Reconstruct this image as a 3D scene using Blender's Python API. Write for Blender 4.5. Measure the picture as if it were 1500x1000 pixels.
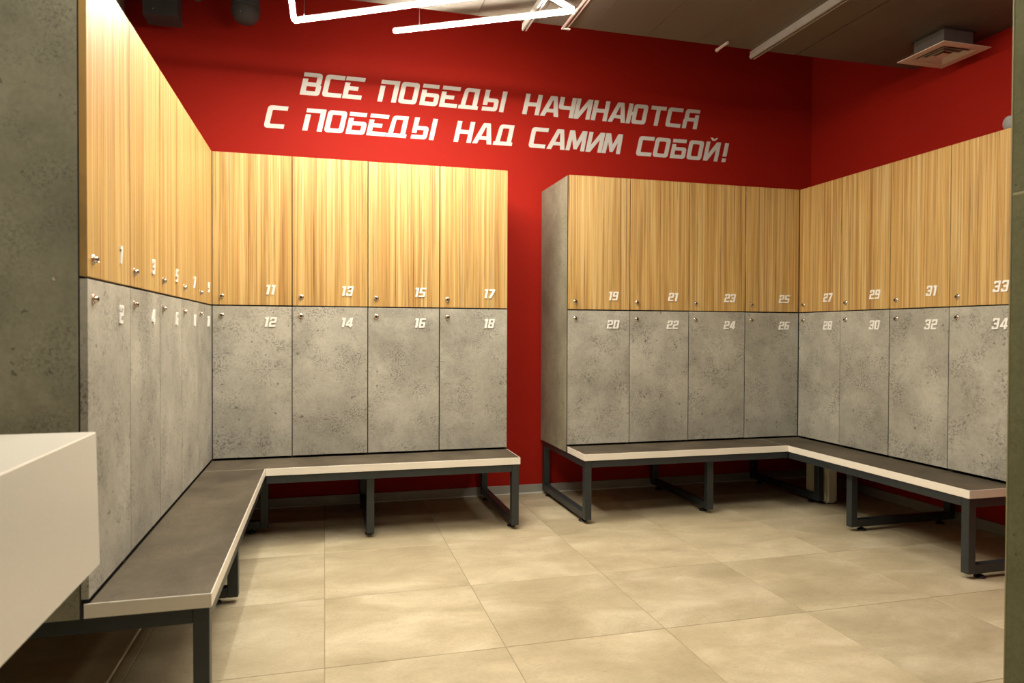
import bpy, bmesh, math, random
from mathutils import Vector, Matrix
from mathutils.geometry import tessellate_polygon

random.seed(7)
scene = bpy.context.scene
C = scene.collection
for o in list(bpy.data.objects):
    bpy.data.objects.remove(o, do_unlink=True)

# ------------------------------------------------------------------ camera
CAM = Vector((0.5697, -3.9330, 1.0815))
F_PX, YAW, PITCH, ROLL = 1022.78, math.radians(15.013), math.radians(-0.838), math.radians(0.235)
fwd = Vector((math.sin(YAW)*math.cos(PITCH), math.cos(YAW)*math.cos(PITCH), math.sin(PITCH)))
rgt = Vector((math.cos(YAW), -math.sin(YAW), 0))
upv = rgt.cross(fwd)
r2 = rgt*math.cos(ROLL) + upv*math.sin(ROLL)
u2 = -rgt*math.sin(ROLL) + upv*math.cos(ROLL)
cd = bpy.data.cameras.new('camera')
cd.sensor_width = 36.0
cd.lens = F_PX/1500*36.0
cd.clip_start = 0.02
cd.dof.use_dof = True
cd.dof.focus_distance = 4.3
cd.dof.aperture_fstop = 4.5
cam = bpy.data.objects.new('camera', cd)
m = Matrix((r2, u2, -fwd)).transposed().to_4x4()
m.translation = CAM
cam.matrix_world = m
C.objects.link(cam)
scene.camera = cam

# ------------------------------------------------------------------ world and exposure
w = bpy.data.worlds.new('world')
scene.world = w
w.use_nodes = True
w.node_tree.nodes['Background'].inputs[0].default_value = (0.9, 0.95, 1.0, 1)
w.node_tree.nodes['Background'].inputs[1].default_value = 0.02
vs = scene.view_settings
vs.view_transform = 'Standard'
vs.look = 'None'
vs.gamma = 1.0
vs.use_curve_mapping = False
vs.exposure = 1.15
LAMP_COLOR = (1.0, 0.93, 0.79, 1)
LAMP_POWER = 130.0              # under-face of the tubes
LAMP_SIDE = 42.0                # sloping side faces of the tubes

# ------------------------------------------------------------------ measured layout (metres)
W_BACK, W_RIGHT, W_LEFT = 0.3996, 0.3803, 0.3963
Z_SEAT_LOW, Z_SEAT, Z_DOOR, Z_MID, Z_TOP = 0.3586, 0.3955, 0.4060, 1.2118, 2.0129
D_BENCH = 0.2846
X_RIGHT = 3.5683                     # front plane of the right-hand lockers
X_B = X_RIGHT - 4*W_BACK
Y_LEFT_END = -5*W_LEFT
Y_RIGHT_END = -4*W_RIGHT
Y_WALL, X_WALL_R, X_WALL_L, Y_WALL_F = 0.54, 4.075, -0.54, -6.0
Z_CEIL, Z_SLAB = 3.40, 2.70
Y_SLAB = -0.40
TILE, TX, TY = 0.6, 0.5693, -0.4329

# ------------------------------------------------------------------ materials
def new_mat(name):
    mt = bpy.data.materials.new(name)
    mt.use_nodes = True
    nt = mt.node_tree
    return mt, nt, nt.nodes['Principled BSDF']

def N(nt, t, **kw):
    n = nt.nodes.new(t)
    for k, v in kw.items():
        setattr(n, k, v)
    return n

def ramp(nt, fac, stops):
    n = N(nt, 'ShaderNodeValToRGB')
    while len(n.color_ramp.elements) < len(stops):
        n.color_ramp.elements.new(0.5)
    for e, (p, c) in zip(n.color_ramp.elements, stops):
        e.position = p
        e.color = (c[0], c[1], c[2], 1) if not isinstance(c, (int, float)) else (c, c, c, 1)
    nt.links.new(fac, n.inputs[0])
    return n.outputs[0]

def mix(nt, a, b, fac, mode='MIX'):
    n = N(nt, 'ShaderNodeMix', data_type='RGBA', blend_type=mode)
    for s, v in ((n.inputs[0], fac), (n.inputs[6], a), (n.inputs[7], b)):
        if hasattr(v, 'is_linked') or hasattr(v, 'links'):
            nt.links.new(v, s)
        else:
            s.default_value = v if isinstance(v, (int, float)) else (v[0], v[1], v[2], 1)
    return n.outputs[2]

def obj_coord(nt, scale, jitter=True):
    tc = N(nt, 'ShaderNodeTexCoord')
    vec = tc.outputs['Object']
    if jitter:
        oi = N(nt, 'ShaderNodeObjectInfo')
        cm = N(nt, 'ShaderNodeCombineXYZ')
        for i, k in enumerate((37.0, 19.0, 23.0)):
            mm = N(nt, 'ShaderNodeMath', operation='MULTIPLY')
            nt.links.new(oi.outputs['Random'], mm.inputs[0])
            mm.inputs[1].default_value = k
            nt.links.new(mm.outputs[0], cm.inputs[i])
        ad = N(nt, 'ShaderNodeVectorMath', operation='ADD')
        nt.links.new(vec, ad.inputs[0]); nt.links.new(cm.outputs[0], ad.inputs[1])
        vec = ad.outputs[0]
    mu = N(nt, 'ShaderNodeVectorMath', operation='MULTIPLY')
    nt.links.new(vec, mu.inputs[0])
    mu.inputs[1].default_value = scale
    return mu.outputs[0]

def noise(nt, vec, scale, detail=4, rough=0.55, dist=0.0):
    n = N(nt, 'ShaderNodeTexNoise')
    n.inputs['Scale'].default_value = scale
    n.inputs['Detail'].default_value = detail
    n.inputs['Roughness'].default_value = rough
    n.inputs['Distortion'].default_value = dist
    nt.links.new(vec, n.inputs['Vector'])
    return n.outputs['Fac']

def bump(nt, b, h, strength, dist=0.002):
    n = N(nt, 'ShaderNodeBump')
    n.inputs['Strength'].default_value = strength
    n.inputs['Distance'].default_value = dist
    nt.links.new(h, n.inputs['Height'])
    nt.links.new(n.outputs[0], b.inputs['Normal'])

def plain(name, col, rough=0.5, metal=0.0, var=0.0, vscale=8.0, emit=None, strength=0.0):
    mt, nt, b = new_mat(name)
    v = noise(nt, obj_coord(nt, (1, 1, 1), False), vscale, 5)
    lo = tuple(max(0, c*(1-var)) for c in col); hi = tuple(min(1, c*(1+var)) for c in col)
    nt.links.new(ramp(nt, v, [(0.3, lo), (0.7, hi)]), b.inputs['Base Color'])
    b.inputs['Roughness'].default_value = rough
    b.inputs['Metallic'].default_value = metal
    if emit:
        b.inputs['Emission Color'].default_value = emit
        b.inputs['Emission Strength'].default_value = strength
    return mt

def wood_mat():
    mt, nt, b = new_mat('striped_wood_laminate')
    fine = noise(nt, obj_coord(nt, (235, 1, 1.6)), 1.0, 5, 0.6, 0.3)
    mid = noise(nt, obj_coord(nt, (62, 1, 0.7)), 1.0, 3, 0.5, 0.6)
    broad = noise(nt, obj_coord(nt, (15, 1, 0.35)), 1.0, 2, 0.5)
    col = ramp(nt, mid, [(0.36, (0.45, 0.250, 0.074)), (0.46, (0.545, 0.333, 0.108)), (0.55, (0.59, 0.386, 0.140)), (0.66, (0.63, 0.450, 0.200))])
    col = mix(nt, col, ramp(nt, broad, [(0.36, (0.80, 0.75, 0.68)), (0.56, (1.0, 1.0, 1.0))]), 0.6, 'MULTIPLY')
    lines = ramp(nt, fine, [(0.37, 0.50), (0.43, 0.82), (0.48, 1.0)])
    col = mix(nt, col, lines, 0.95, 'MULTIPLY')
    dk = noise(nt, obj_coord(nt, (165, 1, 0.7)), 1.0, 3, 0.55, 0.5)
    dark = ramp(nt, dk, [(0.60, 0.0), (0.65, 1.0)])
    col = mix(nt, col, (0.25, 0.125, 0.05), N_mul(nt, dark, 0.75))
    nt.links.new(col, b.inputs['Base Color'])
    b.inputs['Roughness'].default_value = 0.42
    bump(nt, b, fine, 0.12, 0.001)
    return mt

def N_mul(nt, a, k):
    n = N(nt, 'ShaderNodeMath', operation='MULTIPLY')
    nt.links.new(a, n.inputs[0]); n.inputs[1].default_value = k
    return n.outputs[0]

def concrete_mat(name, lo, hi, pit, pits=0.55, rough=0.55, stretch=(1, 1, 1)):
    mt, nt, b = new_mat(name)
    big = noise(nt, obj_coord(nt, stretch), 3.2, 7, 0.62, 0.2)
    col = ramp(nt, big, [(0.34, lo), (0.50, tuple((a+c)/2 for a, c in zip(lo, hi))), (0.64, hi)])
    gr = noise(nt, obj_coord(nt, stretch), 70, 3, 0.6)
    col = mix(nt, col, ramp(nt, gr, [(0.3, 0.86), (0.6, 1.04)]), 0.8, 'MULTIPLY')
    zone = noise(nt, obj_coord(nt, stretch), 7.0, 5, 0.65)
    spots = noise(nt, obj_coord(nt, stretch), 120, 4, 0.7, 0.5)
    zn = ramp(nt, zone, [(0.44, 0.0), (0.62, 1.0)])
    sp = ramp(nt, spots, [(0.49, 0.0), (0.58, 1.0)])
    mk = N(nt, 'ShaderNodeMath', operation='MULTIPLY')
    nt.links.new(zn, mk.inputs[0]); nt.links.new(sp, mk.inputs[1])
    col = mix(nt, col, pit, N_mul(nt, mk.outputs[0], pits))
    rare = noise(nt, obj_coord(nt, stretch), 38, 2, 0.5)
    col = mix(nt, col, pit, ramp(nt, rare, [(0.70, 0.0), (0.74, 0.7)]))
    nt.links.new(col, b.inputs['Base Color'])
    b.inputs['Roughness'].default_value = rough
    bump(nt, b, gr, 0.08, 0.001)
    return mt

def floor_mat():
    mt, nt, b = new_mat('beige_stone_tile')
    big = noise(nt, obj_coord(nt, (1, 1.6, 1)), 2.6, 7, 0.62, 0.4)
    col = ramp(nt, big, [(0.32, (0.42, 0.345, 0.215)), (0.50, (0.53, 0.445, 0.29)), (0.66, (0.65, 0.565, 0.395))])
    gr = noise(nt, obj_coord(nt, (1, 1, 1)), 85, 4, 0.7)
    col = mix(nt, col, ramp(nt, gr, [(0.32, 0.84), (0.6, 1.04)]), 0.55, 'MULTIPLY')
    zone = noise(nt, obj_coord(nt, (1, 1, 1)), 6.0, 6, 0.7, 0.6)
    st = noise(nt, obj_coord(nt, (1, 2.5, 1)), 42, 5, 0.75, 1.0)
    mk = N(nt, 'ShaderNodeMath', operation='MULTIPLY')
    nt.links.new(ramp(nt, zone, [(0.50, 0.0), (0.66, 1.0)]), mk.inputs[0])
    nt.links.new(ramp(nt, st, [(0.50, 0.0), (0.62, 1.0)]), mk.inputs[1])
    col = mix(nt, col, (0.29, 0.22, 0.13), N_mul(nt, mk.outputs[0], 0.45))
    oi = N(nt, 'ShaderNodeObjectInfo')
    col = mix(nt, col, ramp(nt, oi.outputs['Random'], [(0.0, 0.93), (1.0, 1.05)]), 1.0, 'MULTIPLY')
    nt.links.new(col, b.inputs['Base Color'])
    b.inputs['Roughness'].default_value = 0.42
    bump(nt, b, gr, 0.06, 0.001)
    return mt

M = {}
M['wood'] = wood_mat()
M['concrete'] = concrete_mat('concrete_laminate', (0.30, 0.283, 0.235), (0.47, 0.445, 0.375), (0.085, 0.08, 0.068), 0.7)
M['panel'] = concrete_mat('concrete_end_panel', (0.23, 0.218, 0.155), (0.375, 0.357, 0.258), (0.10, 0.098, 0.072), 0.55)
M['seat'] = concrete_mat('dark_stone_laminate', (0.052, 0.039, 0.023), (0.112, 0.089, 0.057), (0.035, 0.027, 0.018), 0.6, 0.6, (1.4, 1, 1))
M['edge'] = plain('white_edge_band', (0.86, 0.80, 0.70), 0.4, 0, 0.02)
M['steel'] = plain('anthracite_painted_steel', (0.030, 0.036, 0.038), 0.42, 0.15, 0.08, 20)
M['foot'] = plain('black_plastic', (0.012, 0.012, 0.012), 0.4, 0, 0.1)
M['tile'] = floor_mat()
M['grout'] = plain('grout', (0.33, 0.27, 0.18), 0.9, 0, 0.1, 30)
M['red'] = plain('red_wall_paint', (0.40, 0.0120, 0.0040), 0.7, 0, 0.03, 3)
M['red'].node_tree.nodes['Principled BSDF'].inputs['Specular IOR Level'].default_value = 0.2
M['letter'] = plain('white_vinyl', (0.80, 0.76, 0.70), 0.5, 0, 0.02)
M['number'] = plain('white_acrylic', (0.86, 0.84, 0.79), 0.4, 0, 0.02)
M['chrome'] = plain('nickel_lock_metal', (0.72, 0.64, 0.54), 0.18, 1.0, 0.05, 60)
M['key'] = plain('dark_keyway', (0.03, 0.025, 0.02), 0.5, 0.3, 0.05)
M['dark'] = plain('locker_inside', (0.03, 0.028, 0.025), 0.8, 0, 0.1)
M['skirt'] = plain('grey_skirting', (0.40, 0.385, 0.35), 0.35, 0.25, 0.06, 10)
M['skirt_line'] = plain('pale_sealant', (0.85, 0.82, 0.76), 0.5, 0, 0.03)
M['slab'] = plain('grey_ceiling_board', (0.125, 0.100, 0.076), 0.6, 0, 0.06, 4)
M['upper'] = plain('dark_upper_ceiling', (0.06, 0.055, 0.05), 0.8, 0, 0.1, 4)
M['counter'] = plain('white_quartz', (0.70, 0.66, 0.58), 0.32, 0, 0.03, 160)
M['pillar'] = concrete_mat('olive_stone_tile', (0.088, 0.088, 0.043), (0.122, 0.120, 0.064), (0.04, 0.04, 0.02), 0.3, 0.85)
M['pillar'].node_tree.nodes['Principled BSDF'].inputs['Specular IOR Level'].default_value = 0.15
M['pillar_joint'] = plain('pale_grout', (0.21, 0.19, 0.10), 0.8, 0, 0.05)
M['track'] = plain('pale_metal_channel', (0.50, 0.48, 0.44), 0.4, 0.4, 0.06, 20)
M['conduit'] = plain('pinkish_conduit', (0.52, 0.38, 0.34), 0.4, 0.1, 0.05, 20)
M['vent'] = plain('vent_white_paint', (0.82, 0.70, 0.60), 0.45, 0, 0.03)
M['duct'] = plain('grey_duct_metal', (0.20, 0.19, 0.18), 0.5, 0.3, 0.08, 12)
M['black_duct'] = plain('dark_duct_insulation', (0.055, 0.048, 0.045), 0.7, 0, 0.15, 20)
M['vent_shade'] = plain('vent_shade_black', (0.01, 0.01, 0.01), 0.9, 0, 0.1)  # near-black colour standing in for shade inside the vent
M['housing'] = plain('white_lamp_housing', (0.85, 0.84, 0.80), 0.4, 0, 0.02)
M['wire'] = plain('suspension_steel', (0.45, 0.43, 0.40), 0.35, 0.8, 0.05)
M['light'] = plain('led_diffuser', (0.9, 0.88, 0.82), 0.5, 0, 0.0, 8, LAMP_COLOR, LAMP_POWER)
M['light_side'] = plain('led_diffuser_side', (0.9, 0.88, 0.82), 0.5, 0, 0.0, 8, LAMP_COLOR, LAMP_SIDE)
M['fill_lamp'] = plain('fill_lamp_lens', (0.9, 0.88, 0.82), 0.5, 0, 0.0, 8, LAMP_COLOR, 165.0)  # glow of the added fill lamp
M['case'] = plain('cream_plastic', (0.52, 0.47, 0.36), 0.45, 0, 0.03)
M['grey_cloth'] = plain('grey_fabric', (0.22, 0.21, 0.20), 0.8, 0, 0.15, 40)
M['plaster'] = plain('light_plaster', (0.45, 0.43, 0.38), 0.7, 0, 0.04, 5)

# ------------------------------------------------------------------ mesh helpers
def add_box(bm, x0, x1, y0, y1, z0, z1):
    v = [bm.verts.new(p) for p in ((x0, y0, z0), (x1, y0, z0), (x1, y1, z0), (x0, y1, z0),
                                   (x0, y0, z1), (x1, y0, z1), (x1, y1, z1), (x0, y1, z1))]
    for f in ((0, 3, 2, 1), (4, 5, 6, 7), (0, 1, 5, 4), (1, 2, 6, 5), (2, 3, 7, 6), (3, 0, 4, 7)):
        bm.faces.new([v[i] for i in f])

def add_cyl(bm, p, q, r, seg=12, r_end=None):
    p, q = Vector(p), Vector(q)
    d = (q-p).normalized()
    a = d.orthogonal().normalized(); b = d.cross(a)
    r_end = r if r_end is None else r_end
    A, B = [], []
    for i in range(seg):
        t = 2*math.pi*i/seg
        e = a*math.cos(t)+b*math.sin(t)
        A.append(bm.verts.new(p+e*r)); B.append(bm.verts.new(q+e*r_end))
    for i in range(seg):
        j = (i+1) % seg
        bm.faces.new((A[i], A[j], B[j], B[i]))
    bm.faces.new(A[::-1]); bm.faces.new(B)

def add_lathe(bm, profile, origin, axis, seg=20):
    """profile: (radius, distance along axis) pairs"""
    d = Vector(axis).normalized(); o = Vector(origin)
    a = d.orthogonal().normalized(); b = d.cross(a)
    rings = []
    for r, h in profile:
        rings.append([bm.verts.new(o+d*h+(a*math.cos(2*math.pi*i/seg)+b*math.sin(2*math.pi*i/seg))*max(r, 1e-4)) for i in range(seg)])
    for R0, R1 in zip(rings, rings[1:]):
        for i in range(seg):
            j = (i+1) % seg
            bm.faces.new((R0[i], R0[j], R1[j], R1[i]))
    bm.faces.new(rings[0][::-1]); bm.faces.new(rings[-1])

def mesh_from(bm, name, mats, bevel=0.0, smooth=False):
    bmesh.ops.recalc_face_normals(bm, faces=bm.faces[:])
    if bevel > 0:
        bmesh.ops.bevel(bm, geom=bm.edges[:], offset=bevel, segments=1, affect='EDGES', clamp_overlap=True)
    me = bpy.data.meshes.new(name)
    bm.to_mesh(me); bm.free()
    for mt in (mats if isinstance(mats, (list, tuple)) else [mats]):
        me.materials.append(mt)
    if smooth:
        for p in me.polygons:
            p.use_smooth = True
        try:
            me.set_sharp_from_angle(angle=math.radians(40))
        except Exception:
            pass
    return me

def link(name, me, parent=None, loc=(0, 0, 0), rot=(0, 0, 0)):
    o = bpy.data.objects.new(name, me)
    C.objects.link(o)
    o.parent = parent
    o.location = loc
    o.rotation_euler = rot
    return o

def obj(name, bm, mats, parent=None, loc=(0, 0, 0), bevel=0.0, smooth=False, rot=(0, 0, 0)):
    return link(name, mesh_from(bm, name, mats, bevel, smooth), parent, loc, rot)

def box_obj(name, x0, x1, y0, y1, z0, z1, mat, parent=None, bevel=0.0, base=(0, 0, 0)):
    """box whose origin sits at its own centre; base = parent's world location"""
    c = ((x0+x1)/2, (y0+y1)/2, (z0+z1)/2)
    bm = bmesh.new()
    add_box(bm, x0-c[0], x1-c[0], y0-c[1], y1-c[1], z0-c[2], z1-c[2])
    return obj(name, bm, mat, parent, (c[0]-base[0], c[1]-base[1], c[2]-base[2]), bevel)

def thing(name, label, cat, loc=(0, 0, 0), rotz=0, group=None):
    o = bpy.data.objects.new(name, None)
    C.objects.link(o)
    o.empty_display_size = 0.1
    o.location = loc; o.rotation_euler = (0, 0, rotz)
    o['label'] = label; o['category'] = cat
    if group:
        o['group'] = group
    return o

def tag(o, label, cat, group=None):
    o['label'] = label; o['category'] = cat
    if group:
        o['group'] = group
    return o

def struct(o, label, cat):
    o['kind'] = 'structure'; o['label'] = label; o['category'] = cat
    return o

# ------------------------------------------------------------------ room shell
floor = struct(box_obj('floor', X_WALL_L, X_WALL_R, Y_WALL_F, Y_WALL, -0.08, -0.0015, M['grout']),
               'beige stone tiled floor with fine joints', 'floor')
tile_cache = {}
i0 = math.floor((X_WALL_L-TX)/TILE); i1 = math.ceil((X_WALL_R-TX)/TILE)
j0 = math.floor((Y_WALL_F-TY)/TILE); j1 = math.ceil((Y_WALL-TY)/TILE)
fl = floor.location
G = 0.0014
for i in range(i0, i1):
    for j in range(j0, j1):
        x0 = max(TX+i*TILE, X_WALL_L)+G; x1 = min(TX+(i+1)*TILE, X_WALL_R)-G
        y0 = max(TY+j*TILE, Y_WALL_F)+G; y1 = min(TY+(j+1)*TILE, Y_WALL)-G
        if x1-x0 < 0.02 or y1-y0 < 0.02:
            continue
        key = (round(x1-x0, 4), round(y1-y0, 4))
        if key not in tile_cache:
            bm = bmesh.new()
            add_box(bm, -key[0]/2, key[0]/2, -key[1]/2, key[1]/2, -0.011, 0)
            tile_cache[key] = mesh_from(bm, 'tile', M['tile'], 0.0008)
        link('tile', tile_cache[key], floor, ((x0+x1)/2-fl.x, (y0+y1)/2-fl.y, 0-fl.z))

struct(box_obj('wall_back', X_WALL_L, X_WALL_R+0.1, Y_WALL, Y_WALL+0.1, -0.08, Z_CEIL, M['red']), 'red painted wall behind the lockers carrying white slogan', 'wall')
struct(box_obj('wall_right', X_WALL_R, X_WALL_R+0.1, Y_WALL_F, Y_WALL, -0.08, Z_CEIL, M['red']), 'red painted side wall above the right row of lockers', 'wall')
struct(box_obj('wall_left', X_WALL_L-0.1, X_WALL_L, Y_WALL_F, Y_WALL+0.1, -0.08, Z_CEIL, M['plaster']), 'pale side wall behind the left row of lockers', 'wall')
struct(box_obj('wall_front', X_WALL_L-0.1, X_WALL_R+0.1, Y_WALL_F-0.1, Y_WALL_F, -0.08, Z_CEIL, M['plaster']), 'pale plaster wall behind the viewer', 'wall')
struct(box_obj('ceiling', X_WALL_L-0.1, X_WALL_R+0.1, Y_WALL_F-0.1, Y_WALL+0.1, Z_CEIL, Z_CEIL+0.1, M['upper']), 'dark upper ceiling above the lowered boards', 'ceiling')

slab = struct(box_obj('ceiling_lowered', X_WALL_L, X_WALL_R, Y_WALL_F, Y_SLAB-0.004, Z_SLAB+0.014, Z_SLAB+0.09, M['upper']),
              'lowered grey ceiling of long boards ending short of the red wall', 'ceiling')
bx = [X_WALL_L, -0.255, 0.061, 0.377, 0.693, 1.009, 1.325, 1.641, 1.957, 2.273, 2.589, 2.905, 3.221, 3.537, 3.853, X_WALL_R]
for a, b in zip(bx, bx[1:]):
    gl = 0.009 if abs(a-3.221) < 0.01 else 0.0012
    box_obj('ceiling_board', a+gl, b-0.0008, Y_WALL_F, Y_SLAB, Z_SLAB+random.uniform(0, 0.0012), Z_SLAB+0.014, M['slab'], slab, 0.0006, slab.location)

bb = struct(box_obj('baseboard_back', X_WALL_L, X_WALL_R, Y_WALL-0.012, Y_WALL, 0, 0.058, M['skirt'], None, 0.0015), 'grey metal skirting along the red back wall', 'baseboard')
box_obj('sealant_line', X_WALL_L, X_WALL_R-0.012, Y_WALL-0.020, Y_WALL-0.012, 0, 0.007, M['skirt_line'], bb, 0.0015, bb.location)
br = struct(box_obj('baseboard_right', X_WALL_R-0.012, X_WALL_R, -2.2, Y_WALL-0.012, 0, 0.058, M['skirt'], None, 0.0015), 'grey metal skirting along the right red wall', 'baseboard')

# tiled partition running towards the viewer at the right edge
PX, PY, PY0 = 2.424, -2.40, -5.0
part = struct(box_obj('wall_partition', PX+0.012, PX+0.15, PY0, PY-0.012, 0, Z_SLAB, M['pillar_joint']), 'olive stone tiled partition at the right edge', 'wall')
py = [PY-0.004, PY-0.604-0.6, PY-1.804, PY0]
for a, b in zip(py, py[1:]):
    for z0, z1 in ((0, 1.466), (1.4735, Z_SLAB)):
        box_obj('tile', PX, PX+0.0118, b+0.002, a-0.002, z0, z1, M['pillar'], part, 0.0012, part.location)
for z0, z1 in ((0, 1.466), (1.4735, Z_SLAB)):
    box_obj('tile', PX+0.006, PX+0.15, PY-0.0118, PY, z0, z1, M['pillar'], part, 0.0012, part.location)
box_obj('grout_line', PX+0.0006, PX+0.0118, PY0, PY-0.006, 1.4662, 1.4733, M['pillar_joint'], part, 0.0, part.location)
box_obj('corner_trim', PX-0.001, PX+0.006, PY-0.006, PY+0.001, 0, Z_SLAB, M['pillar_joint'], part, 0.002, part.location)

# ------------------------------------------------------------------ glyphs
def rounded(pts):
    """pts: (x, y) or (x, y, radius)"""
    out = []
    n = len(pts)
    for i, p in enumerate(pts):
        r = p[2] if len(p) > 2 else 0
        P = Vector((p[0], p[1]))
        if r <= 0:
            out.append(P); continue
        A = Vector(pts[i-1][:2])-P; B = Vector(pts[(i+1) % n][:2])-P
        r = min(r, A.length*0.49, B.length*0.49)
        a, b = P+A.normalized()*r, P+B.normalized()*r
        for k in range(6):
            t = k/5
            out.append(a*(1-t)**2 + P*2*t*(1-t) + b*t*t)
    return out

def rect(x0, y0, x1, y1, r=0.0):
    return [(x0, y0, r), (x1, y0, r), (x1, y1, r), (x0, y1, r)]

W0, S, H0 = 0.84, 0.22, 0.19
R0 = 0.17
def glyph(ch):
    w = W0
    if ch == 'О': return [[rect(0, 0, w, 1, R0), rect(S, H0, w-S, 1-H0, 0.06)]]
    if ch == 'С': return [[[(w, 0), (w, H0), (S, H0, .05), (S, 1-H0, .05), (w, 1-H0), (w, 1), (0, 1, R0), (0, 0, R0)]]]
    if ch == 'Е': return [[rect(0, .82, w, 1)], [[(0, 0), (w, 0), (w, H0), (S, H0), (S, .39), (.62, .39), (.62, .57), (S, .57), (S, .73), (0, .73)]]]
    if ch == 'В': return [[[(0, .82), (0, 1), (w-.03, 1, R0), (w-.03, .54), (w-.07, .5), (w, .44), (w, 0, R0), (0, 0), (0, .73), (S, .73), (S, .58), (w-.25, .58), (w-.25, .82)], rect(S, H0, w-S, .40)]]
    if ch == 'П': return [[[(0, .82), (0, 1), (w, 1), (w, 0), (w-S, 0), (w-S, .82)]], [rect(0, 0, S, .73)]]
    if ch == 'Б': return [[rect(0, .82, w-.08, 1)], [[(0, .73), (S, .73), (S, .59), (w, .59, R0), (w, 0, R0), (0, 0)], rect(S, H0, w-S, .41)]]
    if ch == 'Д': return [[[(-.03, 0), (w+.07, 0), (w+.07, .17), (w, .17), (w, 1), (.13, 1, R0), (.06, .17), (-.03, .17)], [(.28, .18), (w-S, .18), (w-S, .82), (.31, .82, .05)]]]
    if ch == 'Ы': return [[[(0, 1), (S, 1), (S, .61), (.74, .61, R0), (.74, 0, R0), (0, 0), (0, H0), (.53, H0), (.53, .43), (S, .43), (S, .27), (0, .27)]], [rect(.85, 0, .85+S, 1)]]
    if ch == 'Н': return [[[(0, 0), (S, 0), (S, .41), (w-S, .41), (w-S, 0), (w, 0), (w, 1), (w-S, 1), (w-S, .60), (S, .60), (S, 1), (0, 1)]]]
    if ch == 'А': return [[[(-.06, 0), (.18, 0), (.25, .2), (.60, .2), (.65, 0), (.88, 0), (.64, 1, .04), (.30, 1, .04)], [(.31, .37), (.565, .37), (.485, .80), (.45, .80)]]]
    if ch == 'Ч': return [[[(0, 1), (S, 1), (S, .58, .04), (w-S, .58), (w-S, 1), (w, 1), (w, 0), (w-S, 0), (w-S, .39), (0, .39, R0)]]]
    if ch in 'ИЙ':
        g = [[[(0, 0), (0, 1), (.21, 1), (.21, .36), (.60, 1), (w, 1), (w, 0), (w-.21, 0), (w-.21, .64), (.24, 0)]]]
        if ch == 'Й': g.append([[(.18, 1.22), (.30, 1.22), (.40, 1.14), (.50, 1.22), (.62, 1.22), (.48, 1.07), (.32, 1.07)]])
        return g
    if ch == 'М': return [[[(-.02, 0), (.02, 1), (.27, 1), (.47, .45), (.67, 1), (.92, 1), (.96, 0), (.75, 0), (.73, .58), (.55, .08), (.39, .08), (.21, .58), (.19, 0)]]]
    if ch == 'Ю': return [[[(0, 0), (S, 0), (S, .41), (.29, .41), (.29, 0, R0), (1.06, 0, R0), (1.06, 1, R0), (.29, 1, R0), (.29, .60), (S, .60), (S, 1), (0, 1)], rect(.50, H0, .84, 1-H0, .05)]]
    if ch == 'Т': return [[[(0, .81), (0, 1), (w, 1), (w, .81), (.53, .81), (.53, 0), (.31, 0), (.31, .81)]]]
    if ch == 'Я': return [[[(w, .82), (w, 1), (.04, 1, R0), (.04, .50), (0, .43), (0, 0), (S, 0), (S, .38), (w-S, .38), (w-S, 0), (w, 0), (w, .73), (w-S, .73), (w-S, .56), (.27, .56), (.27, .82)]]]
    if ch == '!': return [[rect(0, .29, S, 1)], [rect(0, 0, S, .19)]]
    w, s, h, r = 0.64, 0.19, 0.165, 0.12
    a, b = .41, .59
    if ch == '0': return [[rect(0, 0, w, 1, r), rect(s, h, w-s, 1-h)]]
    if ch == '1': return [[[(0, .80), (0, 1), (.36, 1), (.36, 0), (.13, 0), (.13, .80)]]]
    if ch == '2': return [[[(0, 0), (w, 0), (w, h), (s, h), (s, a), (w, a, r), (w, 1, r), (0, 1, r), (0, .70), (s, .70), (s, 1-h), (w-s, 1-h), (w-s, b), (0, b, r)]]]
    if ch == '3': return [[[(0, 0, r), (w, 0, r), (w, .47), (w-.05, .5), (w, .53), (w, 1, r), (0, 1, r), (0, .72), (s, .72), (s, 1-h), (w-s, 1-h), (w-s, b), (.16, b), (.16, a), (w-s, a), (w-s, h), (s, h), (s, .28), (0, .28)]]]
    if ch == '4': return [[[(w-.26, 0), (w-.04, 0), (w-.04, .18), (w+.06, .18), (w+.06, .36), (w-.04, .36), (w-.04, 1), (w-.32, 1), (0, .36), (0, .18), (w-.26, .18)], [(.21, .36), (w-.26, .36), (w-.26, .76)]]]
    if ch == '5': return [[[(0, 0), (w, 0, r), (w, b, r), (s, b), (s, 1-h), (w, 1-h), (w, 1), (0, 1), (0, a), (w-s, a), (w-s, h), (0, h)]]]
    if ch == '6': return [[[(0, 0, r), (w, 0, r), (w, b, r), (s, b), (s, 1-h), (w-.04, 1-h), (w-.04, 1), (0, 1, r)], rect(s, h, w-s, a)]]
    if ch == '7': return [[[(0, 1), (w, 1), (w, .72), (.36, 0), (.10, 0), (w-.24, .80), (0, .80)]]]
    if ch == '8': return [[[(0, 0, r), (w, 0, r), (w, .47), (w-.05, .5), (w, .53), (w, 1, r), (0, 1, r), (0, .53), (.05, .5), (0, .47)], rect(s, h, w-s, a), rect(s, b, w-s, 1-h)]]
    if ch == '9': return [[[(.04, 0), (w, 0, r), (w, 1, r), (0, 1, r), (0, a, r), (w-s, a), (w-s, h), (.04, h)], rect(s, b, w-s, 1-h)]]
    return []

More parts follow.
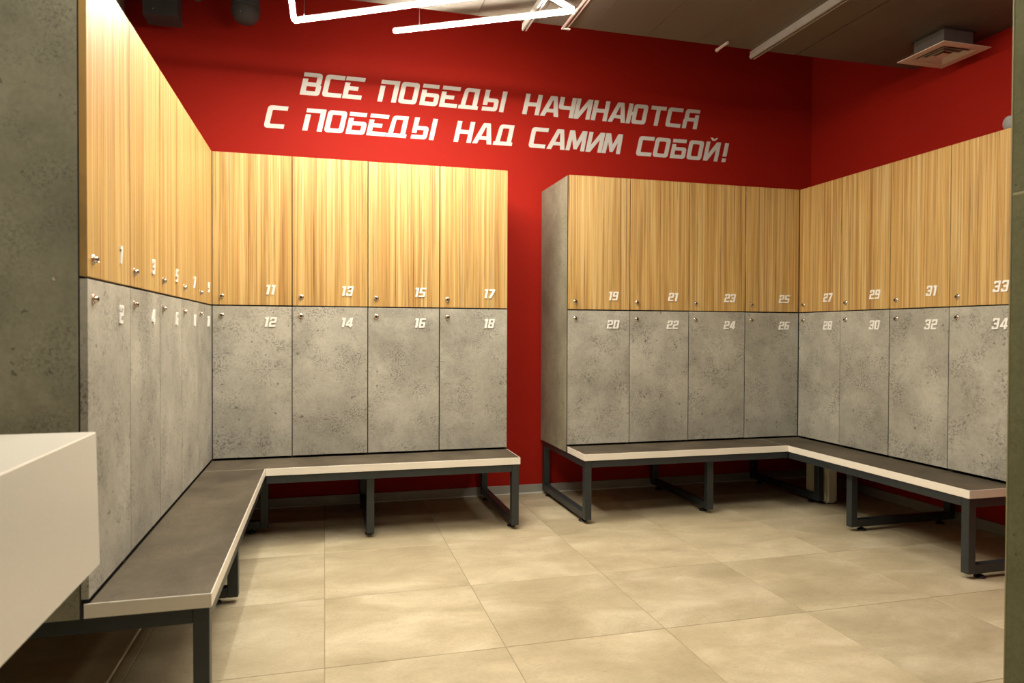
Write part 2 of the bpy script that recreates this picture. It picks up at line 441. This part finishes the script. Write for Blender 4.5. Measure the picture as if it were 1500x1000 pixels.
def add_glyph(bm, ch, ox, oz, height, skew, thick):
    """glyph in the local x-z plane, face looking to -y at y = -thick, back at y = 0"""
    for loops in glyph(ch):
        L = [rounded(l) for l in loops]
        flat = [p for l in L for p in l]
        def P(p, y):
            return (ox+(p.x+skew*p.y)*height, y, oz+p.y*height)
        front = [bm.verts.new(P(p, -thick)) for p in flat]
        back = [bm.verts.new(P(p, 0)) for p in flat]
        for t in tessellate_polygon([[Vector((p.x, p.y, 0)) for p in l] for l in L]):
            try:
                bm.faces.new([front[k] for k in t])
            except ValueError:
                pass
        k = 0
        for l in L:
            n = len(l)
            for q in range(n):
                a, b = k+q, k+(q+1) % n
                try:
                    bm.faces.new((front[a], front[b], back[b], back[a]))
                except ValueError:
                    pass
            k += n

HL, SK = 0.137, 0.22
LINE1 = list(zip('ВСЕПОБЕДЫНАЧИНАЮТСЯ', (0.421, 0.550, 0.672, 0.887, 1.014, 1.149, 1.276, 1.404, 1.556, 1.831, 1.962, 2.072, 2.191, 2.316, 2.447, 2.573, 2.742, 2.872, 3.003)))
LINE2 = list(zip('СПОБЕДЫНАДСАМИМСОБОЙ!', (0.212, 0.436, 0.563, 0.693, 0.819, 0.941, 1.095, 1.371, 1.502, 1.636, 1.874, 2.009, 2.138, 2.279, 2.400, 2.650, 2.777, 2.910, 3.038, 3.171, 3.320)))
for letters, zb, lab in ((LINE1, 2.520, 'upper line of white slogan lettering reading ВСЕ ПОБЕДЫ НАЧИНАЮТСЯ on red wall'),
                         (LINE2, 2.303, 'lower line of white slogan lettering reading С ПОБЕДЫ НАД САМИМ СОБОЙ! on red wall')):
    t = thing('slogan_lettering', lab, 'lettering', (letters[0][1], Y_WALL-0.0006, zb), 0, 'slogan on the red wall')
    for ch, x in letters:
        bm = bmesh.new()
        add_glyph(bm, ch, 0, 0, HL, SK, 0.003)
        obj('letter', bm, M['letter'], t, (x-letters[0][1], 0, 0))

# ------------------------------------------------------------------ lockers
DOOR_T = 0.018
door_cache = {}
def door_mesh(wd, ht, mat):
    k = (round(wd, 4), round(ht, 4), mat.name)
    if k not in door_cache:
        bm = bmesh.new()
        add_box(bm, -wd/2, wd/2, 0, DOOR_T, -ht/2, ht/2)
        door_cache[k] = mesh_from(bm, 'door', mat, 0.0009)
    return door_cache[k]

body_cache = {}
def body_mesh(wd, DEPTH):
    k = (round(wd, 4), DEPTH)
    if k not in body_cache:
        bm = bmesh.new()
        t = 0.016
        y0, y1, z0, z1 = DOOR_T+0.001, DEPTH, Z_SEAT_LOW, Z_TOP
        add_box(bm, 0.0005, t, y0, y1, z0, z1)
        add_box(bm, wd-t, wd-0.0005, y0, y1, z0, z1)
        add_box(bm, t, wd-t, y0, y1, z0, z0+t)
        add_box(bm, t, wd-t, y0, y1, z1-t, z1-0.0005)
        add_box(bm, t, wd-t, y0+0.004, y1, Z_MID-t/2, Z_MID+t/2)
        add_box(bm, t, wd-t, y1-0.006, y1, z0+t, z1-t)
        body_cache[k] = mesh_from(bm, 'body', M['dark'])
    return body_cache[k]

bm = bmesh.new()
add_lathe(bm, [(0.0138, 0.0), (0.0138, 0.002), (0.0112, 0.0045), (0.0088, 0.005), (0.0082, 0.011), (0.0070, 0.0125), (0.0066, 0.0118), (0.0001, 0.0118)], (0, 0, 0), (0, -1, 0), 18)
LOCK = mesh_from(bm, 'lock', M['chrome'], 0, True)
bm = bmesh.new()
add_lathe(bm, [(0.0056, 0.0110), (0.0056, 0.0124), (0.0001, 0.0126)], (0, 0, 0), (0, -1, 0), 14)
add_box(bm, -0.0009, 0.0009, -0.0132, -0.0120, -0.0045, 0.0045)
KEYWAY = mesh_from(bm, 'keyway', M['key'])

num_cache = {}
def number_mesh(n):
    if n not in num_cache:
        bm = bmesh.new()
        h = 0.052
        ws = {'1': 0.36, '4': 0.70}
        tot = sum(ws.get(c, 0.64) for c in str(n)) + 0.14*(len(str(n))-1)
        x = -tot*h/2
        for c in str(n):
            add_glyph(bm, c, x, 0, h, 0.2, 0.004)
            x += (ws.get(c, 0.64)+0.14)*h
        num_cache[n] = mesh_from(bm, 'number', M['number'])
    return num_cache[n]

def locker(n_top, wd, loc, rotz, DEPTH, where, end_left=False, end_right=False):
    lab = 'two-door locker %d above %d, %s' % (n_top, n_top+1, where)
    t = thing('locker', lab, 'locker', (loc[0], loc[1], Z_SEAT_LOW), rotz, 'numbered lockers around the room')
    zb = -Z_SEAT_LOW
    link('body', body_mesh(wd, DEPTH), t, (0, 0, zb))
    g = random.choice((0.0045, 0.006, 0.008))
    for up in (True, False):
        z0, z1 = (Z_MID+0.003, Z_TOP) if up else (Z_DOOR, Z_MID-0.004)
        wdoor, ht = wd-g, z1-z0
        jit = random.uniform(-0.0007, 0.0007)
        d = link('door', door_mesh(wdoor, ht, M['wood'] if up else M['concrete']), t,
                 (wd/2+jit, random.uniform(0, 0.0012), (z0+z1)/2+zb+random.uniform(-0.0008, 0.0008)))
        d['label'] = ('striped wood-grain upper door numbered %d' if up else 'grey concrete-look lower door numbered %d') % (n_top if up else n_top+1)
        lz = (0.048 if up else -0.053)+Z_MID+zb-d.location.z
        k = link('lock', LOCK, d, (-wd/2+0.046, 0, lz))
        k['label'] = 'round nickel cam lock'
        link('keyway', KEYWAY, d, (-wd/2+0.046, 0, lz), (0, random.uniform(-0.5, 0.5), 0))
        nz = (0.060 if up else -0.112)+Z_MID+zb-d.location.z
        nn = n_top if up else n_top+1
        q = link('number', number_mesh(nn), d, (wd*0.225 if nn < 10 else wd*0.21, 0, nz))
        q['label'] = 'raised white number %d' % nn
    if n_top in (9, 27):  # added dark block, stops red wall light leaking through the corner gap
        bm = bmesh.new()
        xa, xb = (wd+0.001, wd+0.06) if n_top == 9 else (-0.06, -0.001)
        add_box(bm, xa, xb, 0.0014, 0.06, Z_SEAT_LOW, Z_TOP)
        obj('leak_block', bm, M['dark'], t, (0, 0, zb))
    if end_left or end_right:
        x0, x1 = (-0.0014, -0.0002) if end_left else (wd+0.0002, wd+0.0014)
        bm = bmesh.new()
        zc = (Z_TOP+Z_SEAT_LOW)/2
        add_box(bm, -0.0006, 0.0006, 0, DEPTH-DOOR_T-0.003, Z_SEAT_LOW-zc, Z_TOP-zc)
        e = obj('end_panel', bm, M['panel'], t, ((x0+x1)/2, DOOR_T+0.003, zc+zb))
        e['label'] = 'tall concrete-look end panel'
        if end_left and n_top == 1:
            bm = bmesh.new()
            add_lathe(bm, [(0.005, 0), (0.005, 0.0012), (0.0028, 0.0016), (0.0024, 0.0008), (0.0001, 0.0008)], (0, 0, 0), (-1, 0, 0), 12)
            obj('screw', bm, M['chrome'], e, (-0.0006, 0.072-DOOR_T-0.003, 1.206-zc))
    return t

left_where = ['at the near end of the left row', 'second from the near end in the left row', 'in the middle of the left row', 'next to last in the left row', 'in the left row against the left corner']
for k in range(5):
    locker(1+2*k, W_LEFT, (0, -(5-k)*W_LEFT, 0), math.radians(90), 0.50, left_where[k], end_left=(k == 0))
bl_where = ['first of the back row beside the left corner', 'second from the left corner on the back wall', 'beside the end locker left of the red gap', 'at the left edge of the bare red wall gap']
for k in range(4):
    locker(11+2*k, W_BACK, (k*W_BACK, 0, 0), 0, 0.53, bl_where[k], end_right=(k == 3))
br_where = ['at the right edge of the bare red wall gap', 'second right of the red gap', 'next to last before the right corner', 'last of the back row against the right corner']
for k in range(4):
    locker(19+2*k, W_BACK, (X_B+k*W_BACK, 0, 0), 0, 0.53, br_where[k], end_left=(k == 0))
r_where = ['first of the right row beside the corner', 'second from the corner in the right row', 'third from the corner in the right row', 'cut off by the olive partition at right']
for k in range(4):
    locker(27+2*k, W_RIGHT, (X_RIGHT, -k*W_RIGHT, 0), math.radians(-90), 0.50, r_where[k], end_right=(k == 3))

# ------------------------------------------------------------------ benches
TB, ZF = 0.040, 0.024            # tube size, underside of frame
bm = bmesh.new()
add_lathe(bm, [(0.024, 0), (0.024, 0.005), (0.019, 0.010), (0.010, 0.014), (0.006, 0.016), (0.006, ZF+0.001)], (0, 0, 0), (0, 0, 1), 16)
FOOT = mesh_from(bm, 'foot', M['foot'], 0, True)

def bench(label, base, seat, edges, rail, frames):
    """seat: x0,x1,y0,y1; edges: list of boxes; rail: box in plan; frames: list of (axis, position, start, end)"""
    t = thing('bench', label, 'bench', (base[0], base[1], 0), 0, 'locker room benches')
    B = (base[0], base[1], 0)
    s = box_obj('seat', seat[0], seat[1], seat[2], seat[3], Z_SEAT_LOW, Z_SEAT, M['seat'], t, 0.0006, B)
    s['label'] = 'dark stone-look bench top'
    for e in edges:
        q = box_obj('edge_band', e[0], e[1], e[2], e[3], Z_SEAT_LOW, Z_SEAT, M['edge'], t, 0.0008, B)
        q['label'] = 'cream white front edge strip'
    zt = Z_SEAT_LOW-0.0005
    box_obj('front_rail', rail[0], rail[1], rail[2], rail[3], zt-TB, zt, M['steel'], t, 0.002, B)
    for axis, pos, a, b in frames:
        h = TB/2
        a, b = min(a, b), max(a, b)
        for nm, s0, s1, z0, z1 in (('leg', a, a+TB, ZF, zt), ('leg', b-TB, b, ZF, zt), ('floor_rail', a+TB, b-TB, ZF, ZF+TB), ('cross_rail', a+TB, b-TB, zt-TB, zt)):
            if axis == 'x':
                box_obj(nm, s0, s1, pos-h, pos+h, z0, z1, M['steel'], t, 0.002, B)
            else:
                box_obj(nm, pos-h, pos+h, s0, s1, z0, z1, M['steel'], t, 0.002, B)
        for s0 in (a+0.085, b-0.085):
            link('levelling_foot', FOOT, t, ((s0-B[0], pos-B[1], 0) if axis == 'x' else (pos-B[0], s0-B[1], 0)))
    return t

e = 0.003
DBK = 0.515                     # frames reach this far behind the locker fronts
# left row
bench('long bench along the left lockers with its open steel end nearest the viewer', (0.14, Y_LEFT_END),
      (0.0, D_BENCH-e, Y_LEFT_END+e, -D_BENCH-0.0016),
      [(0.0, D_BENCH-e, -D_BENCH-0.0015, -D_BENCH-0.0002), (D_BENCH-e, D_BENCH, Y_LEFT_END, -D_BENCH), (-0.012, D_BENCH-e, Y_LEFT_END, Y_LEFT_END+e)],
      (D_BENCH-0.006-TB, D_BENCH-0.006, Y_LEFT_END+0.006+TB, -0.012),
      [('x', Y_LEFT_END+0.006+TB/2, -DBK, D_BENCH-0.006), ('x', -0.975, -DBK, D_BENCH-0.006-TB-0.0005), ('x', 0.010, -DBK, D_BENCH-0.006)])
# back-left
bench('bench under lockers 11 to 18, ending at the red wall gap on its right', (0.9, -0.14),
      (0.0, 4*W_BACK-e, -D_BENCH+e, -0.001),
      [(D_BENCH+0.001, 4*W_BACK, -D_BENCH, -D_BENCH+e), (4*W_BACK-e, 4*W_BACK, -D_BENCH+e, -0.001)],
      (D_BENCH+0.004, 4*W_BACK-0.006-TB, -D_BENCH+0.006, -D_BENCH+0.006+TB),
      [('y', 4*W_BACK-0.006-TB/2, -D_BENCH+0.006, DBK), ('y', 0.800, -D_BENCH+0.006+TB+0.0005, DBK)])
# back-right
bench('bench under lockers 19 to 26, starting at the red wall gap on its left', (2.6, -0.14),
      (X_B+e, X_RIGHT-D_BENCH-0.0016, -D_BENCH+e, -0.001),
      [(X_RIGHT-D_BENCH-0.0015, X_RIGHT-D_BENCH-0.0002, -D_BENCH+e, -0.001), (X_B, X_RIGHT-D_BENCH, -D_BENCH, -D_BENCH+e), (X_B, X_B+e, -D_BENCH+e, -0.001)],
      (X_B+0.006+TB, X_RIGHT-D_BENCH+0.0058, -D_BENCH+0.006, -D_BENCH+0.006+TB),
      [('y', X_B+0.006+TB/2, -D_BENCH+0.006, DBK), ('y', 2.788, -D_BENCH+0.006+TB+0.0005, DBK)])
# right row
bench('bench along the right row of lockers 27 to 34 beside the partition', (3.42, -0.8),
      (X_RIGHT-D_BENCH+e, X_RIGHT-0.001, Y_RIGHT_END+e, -0.001),
      [(X_RIGHT-D_BENCH, X_RIGHT-D_BENCH+e, Y_RIGHT_END, -D_BENCH-0.0005), (X_RIGHT-D_BENCH+e, X_RIGHT-0.001, Y_RIGHT_END, Y_RIGHT_END+e)],
      (X_RIGHT-D_BENCH+0.006, X_RIGHT-D_BENCH+0.006+TB, Y_RIGHT_END+0.006+TB, -D_BENCH+0.002),
      [('x', Y_RIGHT_END+0.006+TB/2, X_RIGHT-D_BENCH+0.006, X_RIGHT+0.465), ('x', -0.745, X_RIGHT-D_BENCH+0.006+TB+0.0005, X_RIGHT+0.465), ('y', 3.578, -0.215, DBK)])

# ------------------------------------------------------------------ washbasin counter in the left foreground
ct = thing('washbasin_counter', 'thick white stone counter jutting in at the lower left edge', 'counter', (-0.25, -2.85, 0.55), 0)
CX, CY0, CY1, CZ0, CZ1 = 0.069, -3.75, -2.162, 0.547, 0.85
def counter_shell():
    """top, front apron and both end aprons as one mitred stone shell, open underneath"""
    bm = bmesh.new()
    x0, x1, y0, y1 = X_WALL_L+0.253, CX+0.25, CY0+2.85, CY1+2.85
    zb, zt, th, lean = CZ0-0.55, CZ1-0.55, 0.02, 0.007
    def ring(xa, xb, ya, yb, z): return [bm.verts.new(p) for p in ((xa, ya, z), (xb, ya, z), (xb, yb, z), (xa, yb, z))]
    A = ring(x0, x1, y0, y1, zt); B = ring(x0, x1+lean, y0, y1, zb)
    Cc = ring(x0+th, x1+lean-th, y0+th, y1-th, zb); D = ring(x0+th, x1-th, y0+th, y1-th, zt-th)
    bm.faces.new(A); bm.faces.new(D[::-1])
    for p, q in ((A, B), (B, Cc), (Cc, D)):
        for i in range(4):
            k = (i+1) % 4
            bm.faces.new((p[i], q[i], q[k], p[k]))
    return bm
obj('counter_shell', counter_shell(), M['counter'], ct, (0, 0, 0), 0.0025)
bm = bmesh.new()
add_lathe(bm, [(0.16, 0), (0.19, 0.0), (0.19, 0.012), (0.18, 0.016), (0.165, 0.014), (0.15, 0.004), (0.05, 0.002), (0.001, 0.002)], (0, -0.55, CZ1-0.5498), (0, 0, 1), 32)
obj('basin_rim', bm, M['counter'], ct, smooth=True)

# ------------------------------------------------------------------ ceiling services
def track(name, label, x, y0, y1, wdt, hgt, mat):
    t = thing(name, label, 'ceiling track', (x, y0, Z_SLAB), 0)
    L = y1-y0
    bm = bmesh.new()
    s = 0.0025
    add_box(bm, -wdt/2, wdt/2, 0, L, -s, 0)
    add_box(bm, -wdt/2, -wdt/2+s, 0, L, -hgt, -s)
    add_box(bm, wdt/2-s, wdt/2, 0, L, -hgt, -s)
    add_box(bm, -wdt/2+s, -wdt/2+s+0.006, 0, L, -hgt, -hgt+s)
    add_box(bm, wdt/2-s-0.006, wdt/2-s, 0, L, -hgt, -hgt+s)
    obj('channel', bm, mat, t)
    for yy in (0.9, 2.2):
        bm = bmesh.new()
        add_box(bm, -wdt/2-0.004, wdt/2+0.004, L-yy-0.012, L-yy+0.012, -hgt-0.005, -hgt-0.0005)
        add_cyl(bm, (wdt/2, L-yy, -hgt-0.004), (wdt/2+0.05, L-yy, -hgt-0.004), 0.006, 8)
        obj('clamp', bm, mat, t)
    bm = bmesh.new()
    add_cyl(bm, (-wdt/4, L-0.004, -hgt*0.55), (-wdt/4, L+0.012, -hgt*0.55), 0.005, 8)
    obj('end_bolt', bm, mat, t)
    return t
track('ceiling_track', 'grey mounting channel under the lowered ceiling, left of the air vent', 2.955, -2.3, -0.37, 0.030, 0.042, M['track'])
track('ceiling_track', 'pale mounting channel under the ceiling crossing behind the glowing lamp corner', 1.585, -2.3, -0.37, 0.024, 0.036, M['track'])
t = thing('conduit', 'pair of pinkish thin conduits under the ceiling beside the lamp corner', 'conduit', (1.79, -0.395, Z_SLAB), 0)
for dx, r in ((0, 0.008), (0.022, 0.006)):
    bm = bmesh.new(); add_cyl(bm, (dx, 0, -r-0.001), (dx, -1.9, -r-0.001), r, 10)
    obj('pipe', bm, M['conduit'], t, smooth=True)
for yy in (-0.02, -0.55, -1.2):
    bm = bmesh.new(); add_box(bm, -0.012, 0.034, yy-0.008, yy+0.008, -0.021, -0.0175)
    obj('clip', bm, M['housing'], t)
bm = bmesh.new()
add_lathe(bm, [(0.007, 0), (0.0085, 0.004), (0.0085, 0.10), (0.011, 0.104), (0.011, 0.115), (0.006, 0.118)], (0, -0.06, 0), (0, 1, 0), 12)
tag(obj('pipe_stub', bm, M['conduit'], None, (2.728, Y_SLAB-0.02, Z_SLAB-0.0125), smooth=True), 'short pipe stub poking past the ceiling edge left of channel', 'pipe')

# air vent
vx, vy, vz, vs_ = 3.834, -0.832, 2.598, 0.155
t = thing('air_vent', 'square white ceiling diffuser on a short grey duct at top right', 'vent', (vx, vy, Z_SLAB), 0)
zv = vz-Z_SLAB
bm = bmesh.new(); add_box(bm, -0.098, 0.098, -0.098, 0.098, zv+0.012, 0)
obj('duct_box', bm, M['duct'], t, (0, 0, 0), 0.0015)
bm = bmesh.new(); add_box(bm, -0.112, 0.112, -0.112, 0.112, -0.006, -0.0002)
obj('duct_flange', bm, M['black_duct'], t)
def sq_ring(bm, r0, z0, r1, z1, th=0.0015):
    """square sloping collar between half-sizes r0 (at z0) and r1 (at z1), with thickness"""
    def ring(r, z): return [bm.verts.new((sx*r, sy*r, z)) for sx, sy in ((-1, -1), (1, -1), (1, 1), (-1, 1))]
    a, b, c, d = ring(r0, z0), ring(r1, z1), ring(r1, z1+th), ring(r0, z0+th)
    for p, q in ((a, b), (b, c), (c, d), (d, a)):
        for i in range(4):
            j = (i+1) % 4
            bm.faces.new((p[i], p[j], q[j], q[i]))
bm = bmesh.new(); sq_ring(bm, vs_, zv, 0.108, zv, 0.004); sq_ring(bm, 0.108, zv, 0.100, zv+0.012, 0.002)
obj('outer_frame', bm, M['vent'], t)
for ro, ri, zo, zi in ((0.094, 0.070, 0.000, 0.018), (0.060, 0.040, -0.001, 0.017)):
    bm = bmesh.new(); sq_ring(bm, ro*0.92, zv+zo, ri*0.92, zv+zi, 0.0015)
    obj('vane', bm, M['vent'], t)
bm = bmesh.new()
vv = [bm.verts.new((sx*0.030, sy*0.030, zv)) for sx, sy in ((-1, -1), (1, -1), (1, 1), (-1, 1))]
ap = bm.verts.new((0, 0, zv+0.016))
bm.faces.new(vv[::-1])
for i in range(4): bm.faces.new((vv[i], vv[(i+1) % 4], ap))
obj('centre_cone', bm, M['vent'], t)
bm = bmesh.new(); add_box(bm, -0.096, 0.096, -0.096, 0.096, zv+0.0225, zv+0.0235)
obj('shade_sheet', bm, M['vent_shade'], t, (0, 0, 0))  # black sheet painted as the shaded depth behind the vanes

# dark ducts in the gap above the left lockers
t = thing('box_duct', 'dark rectangular duct hanging at the top left against the red wall', 'duct', (-0.31, 0.30, Z_CEIL), 0)
bm = bmesh.new()
zb_ = 2.812-Z_CEIL
v = [bm.verts.new(p) for p in ((-0.080, 0, zb_), (0.093, 0, zb_), (0.093, 0.14, zb_), (-0.080, 0.14, zb_), (-0.125, 0, 0), (0.085, 0, 0), (0.085, 0.14, 0), (-0.125, 0.14, 0))]
for f in ((0, 3, 2, 1), (4, 5, 6, 7), (0, 1, 5, 4), (1, 2, 6, 5), (2, 3, 7, 6), (3, 0, 4, 7)): bm.faces.new([v[i] for i in f])
obj('duct_body', bm, M['black_duct'], t, bevel=0.002)
bm = bmesh.new(); add_box(bm, -0.084, 0.097, -0.004, 0.144, zb_-0.003, zb_+0.006)
obj('rim', bm, M['black_duct'], t)
bm = bmesh.new(); add_lathe(bm, [(0.003, 0), (0.003, 0.002), (0.001, 0.003)], (-0.03, 0, zb_+0.03), (0, -1, 0), 8)
obj('rivet', bm, M['wire'], t)
t = thing('round_duct', 'dark round duct with capped end hanging beside the box duct', 'duct', (0.137, 0.30, Z_CEIL), 0)
bm = bmesh.new()
L = Z_CEIL-2.885
add_lathe(bm, [(0.076, 0), (0.076, L), (0.074, L+0.02), (0.066, L+0.043), (0.048, L+0.062), (0.025, L+0.071), (0.001, L+0.073)], (0, 0, 0), (0, 0, -1), 28)
obj('duct_body', bm, M['black_duct'], t, smooth=True)
for hh in (0.0, 0.022, 0.25):
    bm = bmesh.new(); add_lathe(bm, [(0.0762, 0), (0.079, 0.002), (0.079, 0.005), (0.0762, 0.007)], (0, 0, -L+hh), (0, 0, 1), 28)
    obj('seam_band', bm, M['black_duct'], t, smooth=True)
bm = bmesh.new(); add_lathe(bm, [(0.003, 0), (0.003, 0.002), (0.001, 0.003)], (-0.02, -0.066, -L-0.03), (0, -1, -0.3), 8)
obj('rivet', bm, M['wire'], t)
bm = bmesh.new()
add_lathe(bm, [(0.020, 0), (0.020, 0.46), (0.023, 0.462), (0.023, 0.478), (0.016, 0.486), (0.001, 0.488)], (0, 0, 0), (0, 0, -1), 16)
tag(obj('pipe_end', bm, M['black_duct'], None, (-0.115, 0.30, Z_CEIL), smooth=True), 'small dark pipe end between the two ducts at top edge', 'pipe')

# ------------------------------------------------------------------ pendant LED lamps
def lamp(label, pts, z, wires, cable=None):
    t = thing('pendant_lamp', label, 'lamp', (pts[0][0], pts[0][1], z), 0, 'zigzag linear pendant lamps')
    o = Vector((pts[0][0], pts[0][1], 0))
    prof = [(-0.0125, -0.002), (-0.0125, -0.007), (-0.008, -0.016), (0.008, -0.016), (0.0125, -0.007), (0.0125, -0.002)]
    n = len(pts)
    for i in range(n-1):
        p, q = Vector((*pts[i], 0))-o, Vector((*pts[i+1], 0))-o
        d = (q-p).normalized()
        p2 = p + d*(0.002 if i == 0 else 0.019); q2 = q - d*(0.002 if i == n-2 else 0.002)
        side = Vector((-d.y, d.x, 0))
        bm = bmesh.new()
        A = [bm.verts.new(p2+side*u+Vector((0, 0, v))) for u, v in prof]
        B = [bm.verts.new(q2+side*u+Vector((0, 0, v))) for u, v in prof]
        for k in range(len(prof)):
            j = (k+1) % len(prof)
            bm.faces.new((A[k], A[j], B[j], B[k]))
        bm.faces.new(A); bm.faces.new(B[::-1])
        s = obj('light_tube', bm, [M['light'], M['light_side']], t)
        for f in s.data.polygons:
            f.material_index = 0 if f.normal.z < -0.9 else 1
        s['label'] = 'glowing white linear tube'
        bm = bmesh.new()
        hp = [(-0.013, -0.0018), (-0.013, 0.005), (0.013, 0.005), (0.013, -0.0018)]
        A = [bm.verts.new(p2+side*u+Vector((0, 0, v))) for u, v in hp]
        B = [bm.verts.new(q2+side*u+Vector((0, 0, v))) for u, v in hp]
        for k in range(4):
            j = (k+1) % 4
            bm.faces.new((A[k], A[j], B[j], B[k]))
        bm.faces.new(A); bm.faces.new(B[::-1])
        obj('housing', bm, M['housing'], s)
    top = Z_SLAB if True else Z_CEIL
    for x, y in wires:
        zt = (Z_SLAB if y < Y_SLAB else Z_CEIL)-z
        bm = bmesh.new()
        add_cyl(bm, (x-o.x, y-o.y, 0.0052), (x-o.x, y-o.y, zt), 0.0012, 6)
        add_cyl(bm, (x-o.x, y-o.y, 0.0054), (x-o.x, y-o.y, 0.02), 0.0035, 8)
        obj('suspension_wire', bm, M['wire'], t)
    return t

def along(p, q, k):
    return (p[0]+(q[0]-p[0])*k, p[1]+(q[1]-p[1])*k)

a0, a1, a2, a3 = (1.25, -0.722), (0.420, -0.223), (0.404, -1.45), (1.05, -2.45)
lamp('zigzag hanging light of glowing tubes cut by the top edge, left of the other', [a0, a1, a2, a3], 2.648,
     [along(a0, a1, .94), along(a0, a1, .15), along(a1, a2, .8), along(a2, a3, .8)])
b0, b1, b2 = (0.917, -0.236), (1.743, -0.708), (0.80, -1.35)
lamp('angled hanging light of glowing tubes ending over the slogan, nearest the mounting channels', [b0, b1, b2], 2.648,
     [along(b0, b1, .15), along(b0, b1, .92), along(b1, b2, .12), along(b1, b2, .85)])

c0, c1, c2 = (2.00, -2.15), (2.72, -1.78), (2.78, -2.35)  # out-of-view pendant, added to brighten the right side
lamp('added unseen hanging light of glowing tubes brightening the right half of the room', [c0, c1, c2], 2.648,
     [along(c0, c1, .1), along(c0, c1, .9), along(c1, c2, .85)])

# unseen fill lamp, added to brighten the near locker end panel
for (x, y), lab in (((0.20, -2.62), 'added round fill lamp above the near end of the left lockers'),):
    t = thing('fill_lamp', lab, 'lamp', (x, y, Z_SLAB), 0)
    bm = bmesh.new(); add_lathe(bm, [(0.050, 0), (0.062, 0.001), (0.062, 0.008), (0.050, 0.012)], (0, 0, 0), (0, 0, -1), 24)
    obj('trim_ring', bm, M['housing'], t, smooth=True)
    bm = bmesh.new(); add_lathe(bm, [(0.048, 0.0121), (0.044, 0.0145), (0.001, 0.015)], (0, 0, 0), (0, 0, -1), 24)
    obj('lens', bm, M['fill_lamp'], t)

# ------------------------------------------------------------------ small things
# cream plastic case under the right bench corner
t = thing('plastic_case', 'narrow cream plastic case with rounded edges on the floor under right corner bench', 'case', (3.650, -0.13, 0), 0)
def round_box(hx, hy, z0, z1, r):
    bm = bmesh.new()
    add_box(bm, -hx, hx, -hy, hy, z0, z1)
    bmesh.ops.recalc_face_normals(bm, faces=bm.faces[:])
    bmesh.ops.bevel(bm, geom=bm.edges[:], offset=r, segments=4, affect='EDGES')
    return bm
obj('shell', round_box(0.040, 0.105, 0.008, 0.25, 0.013), M['case'], t, smooth=True)
bm = bmesh.new(); add_box(bm, -0.034, 0.034, -0.075, 0.075, 0, 0.0085)
obj('base', bm, M['foot'], t)
bm = bmesh.new(); add_lathe(bm, [(0.006, 0), (0.006, 0.002), (0.002, 0.003)], (-0.04, -0.02, 0.17), (-1, 0, 0), 10)
obj('button', bm, M['key'], t)

# grey roll lying on top of the last right-hand locker
t = thing('cloth_roll', 'small grey fabric roll lying on locker 33 beside the partition', 'fabric roll', (3.64, -1.412, Z_TOP), 0)
bm = bmesh.new()
add_lathe(bm, [(0.02, 0), (0.03, 0.006), (0.034, 0.02), (0.034, 0.24), (0.03, 0.254), (0.02, 0.26)], (-0.05, 0, 0.034), (1, -0.15, 0), 18)
obj('roll', bm, M['grey_cloth'], t, smooth=True)
bm = bmesh.new()
add_lathe(bm, [(0.0345, 0), (0.036, 0.003), (0.036, 0.012), (0.0345, 0.015)], (0.03, -0.012, 0.034), (1, -0.15, 0), 18)
obj('strap', bm, M['foot'], t, smooth=True)
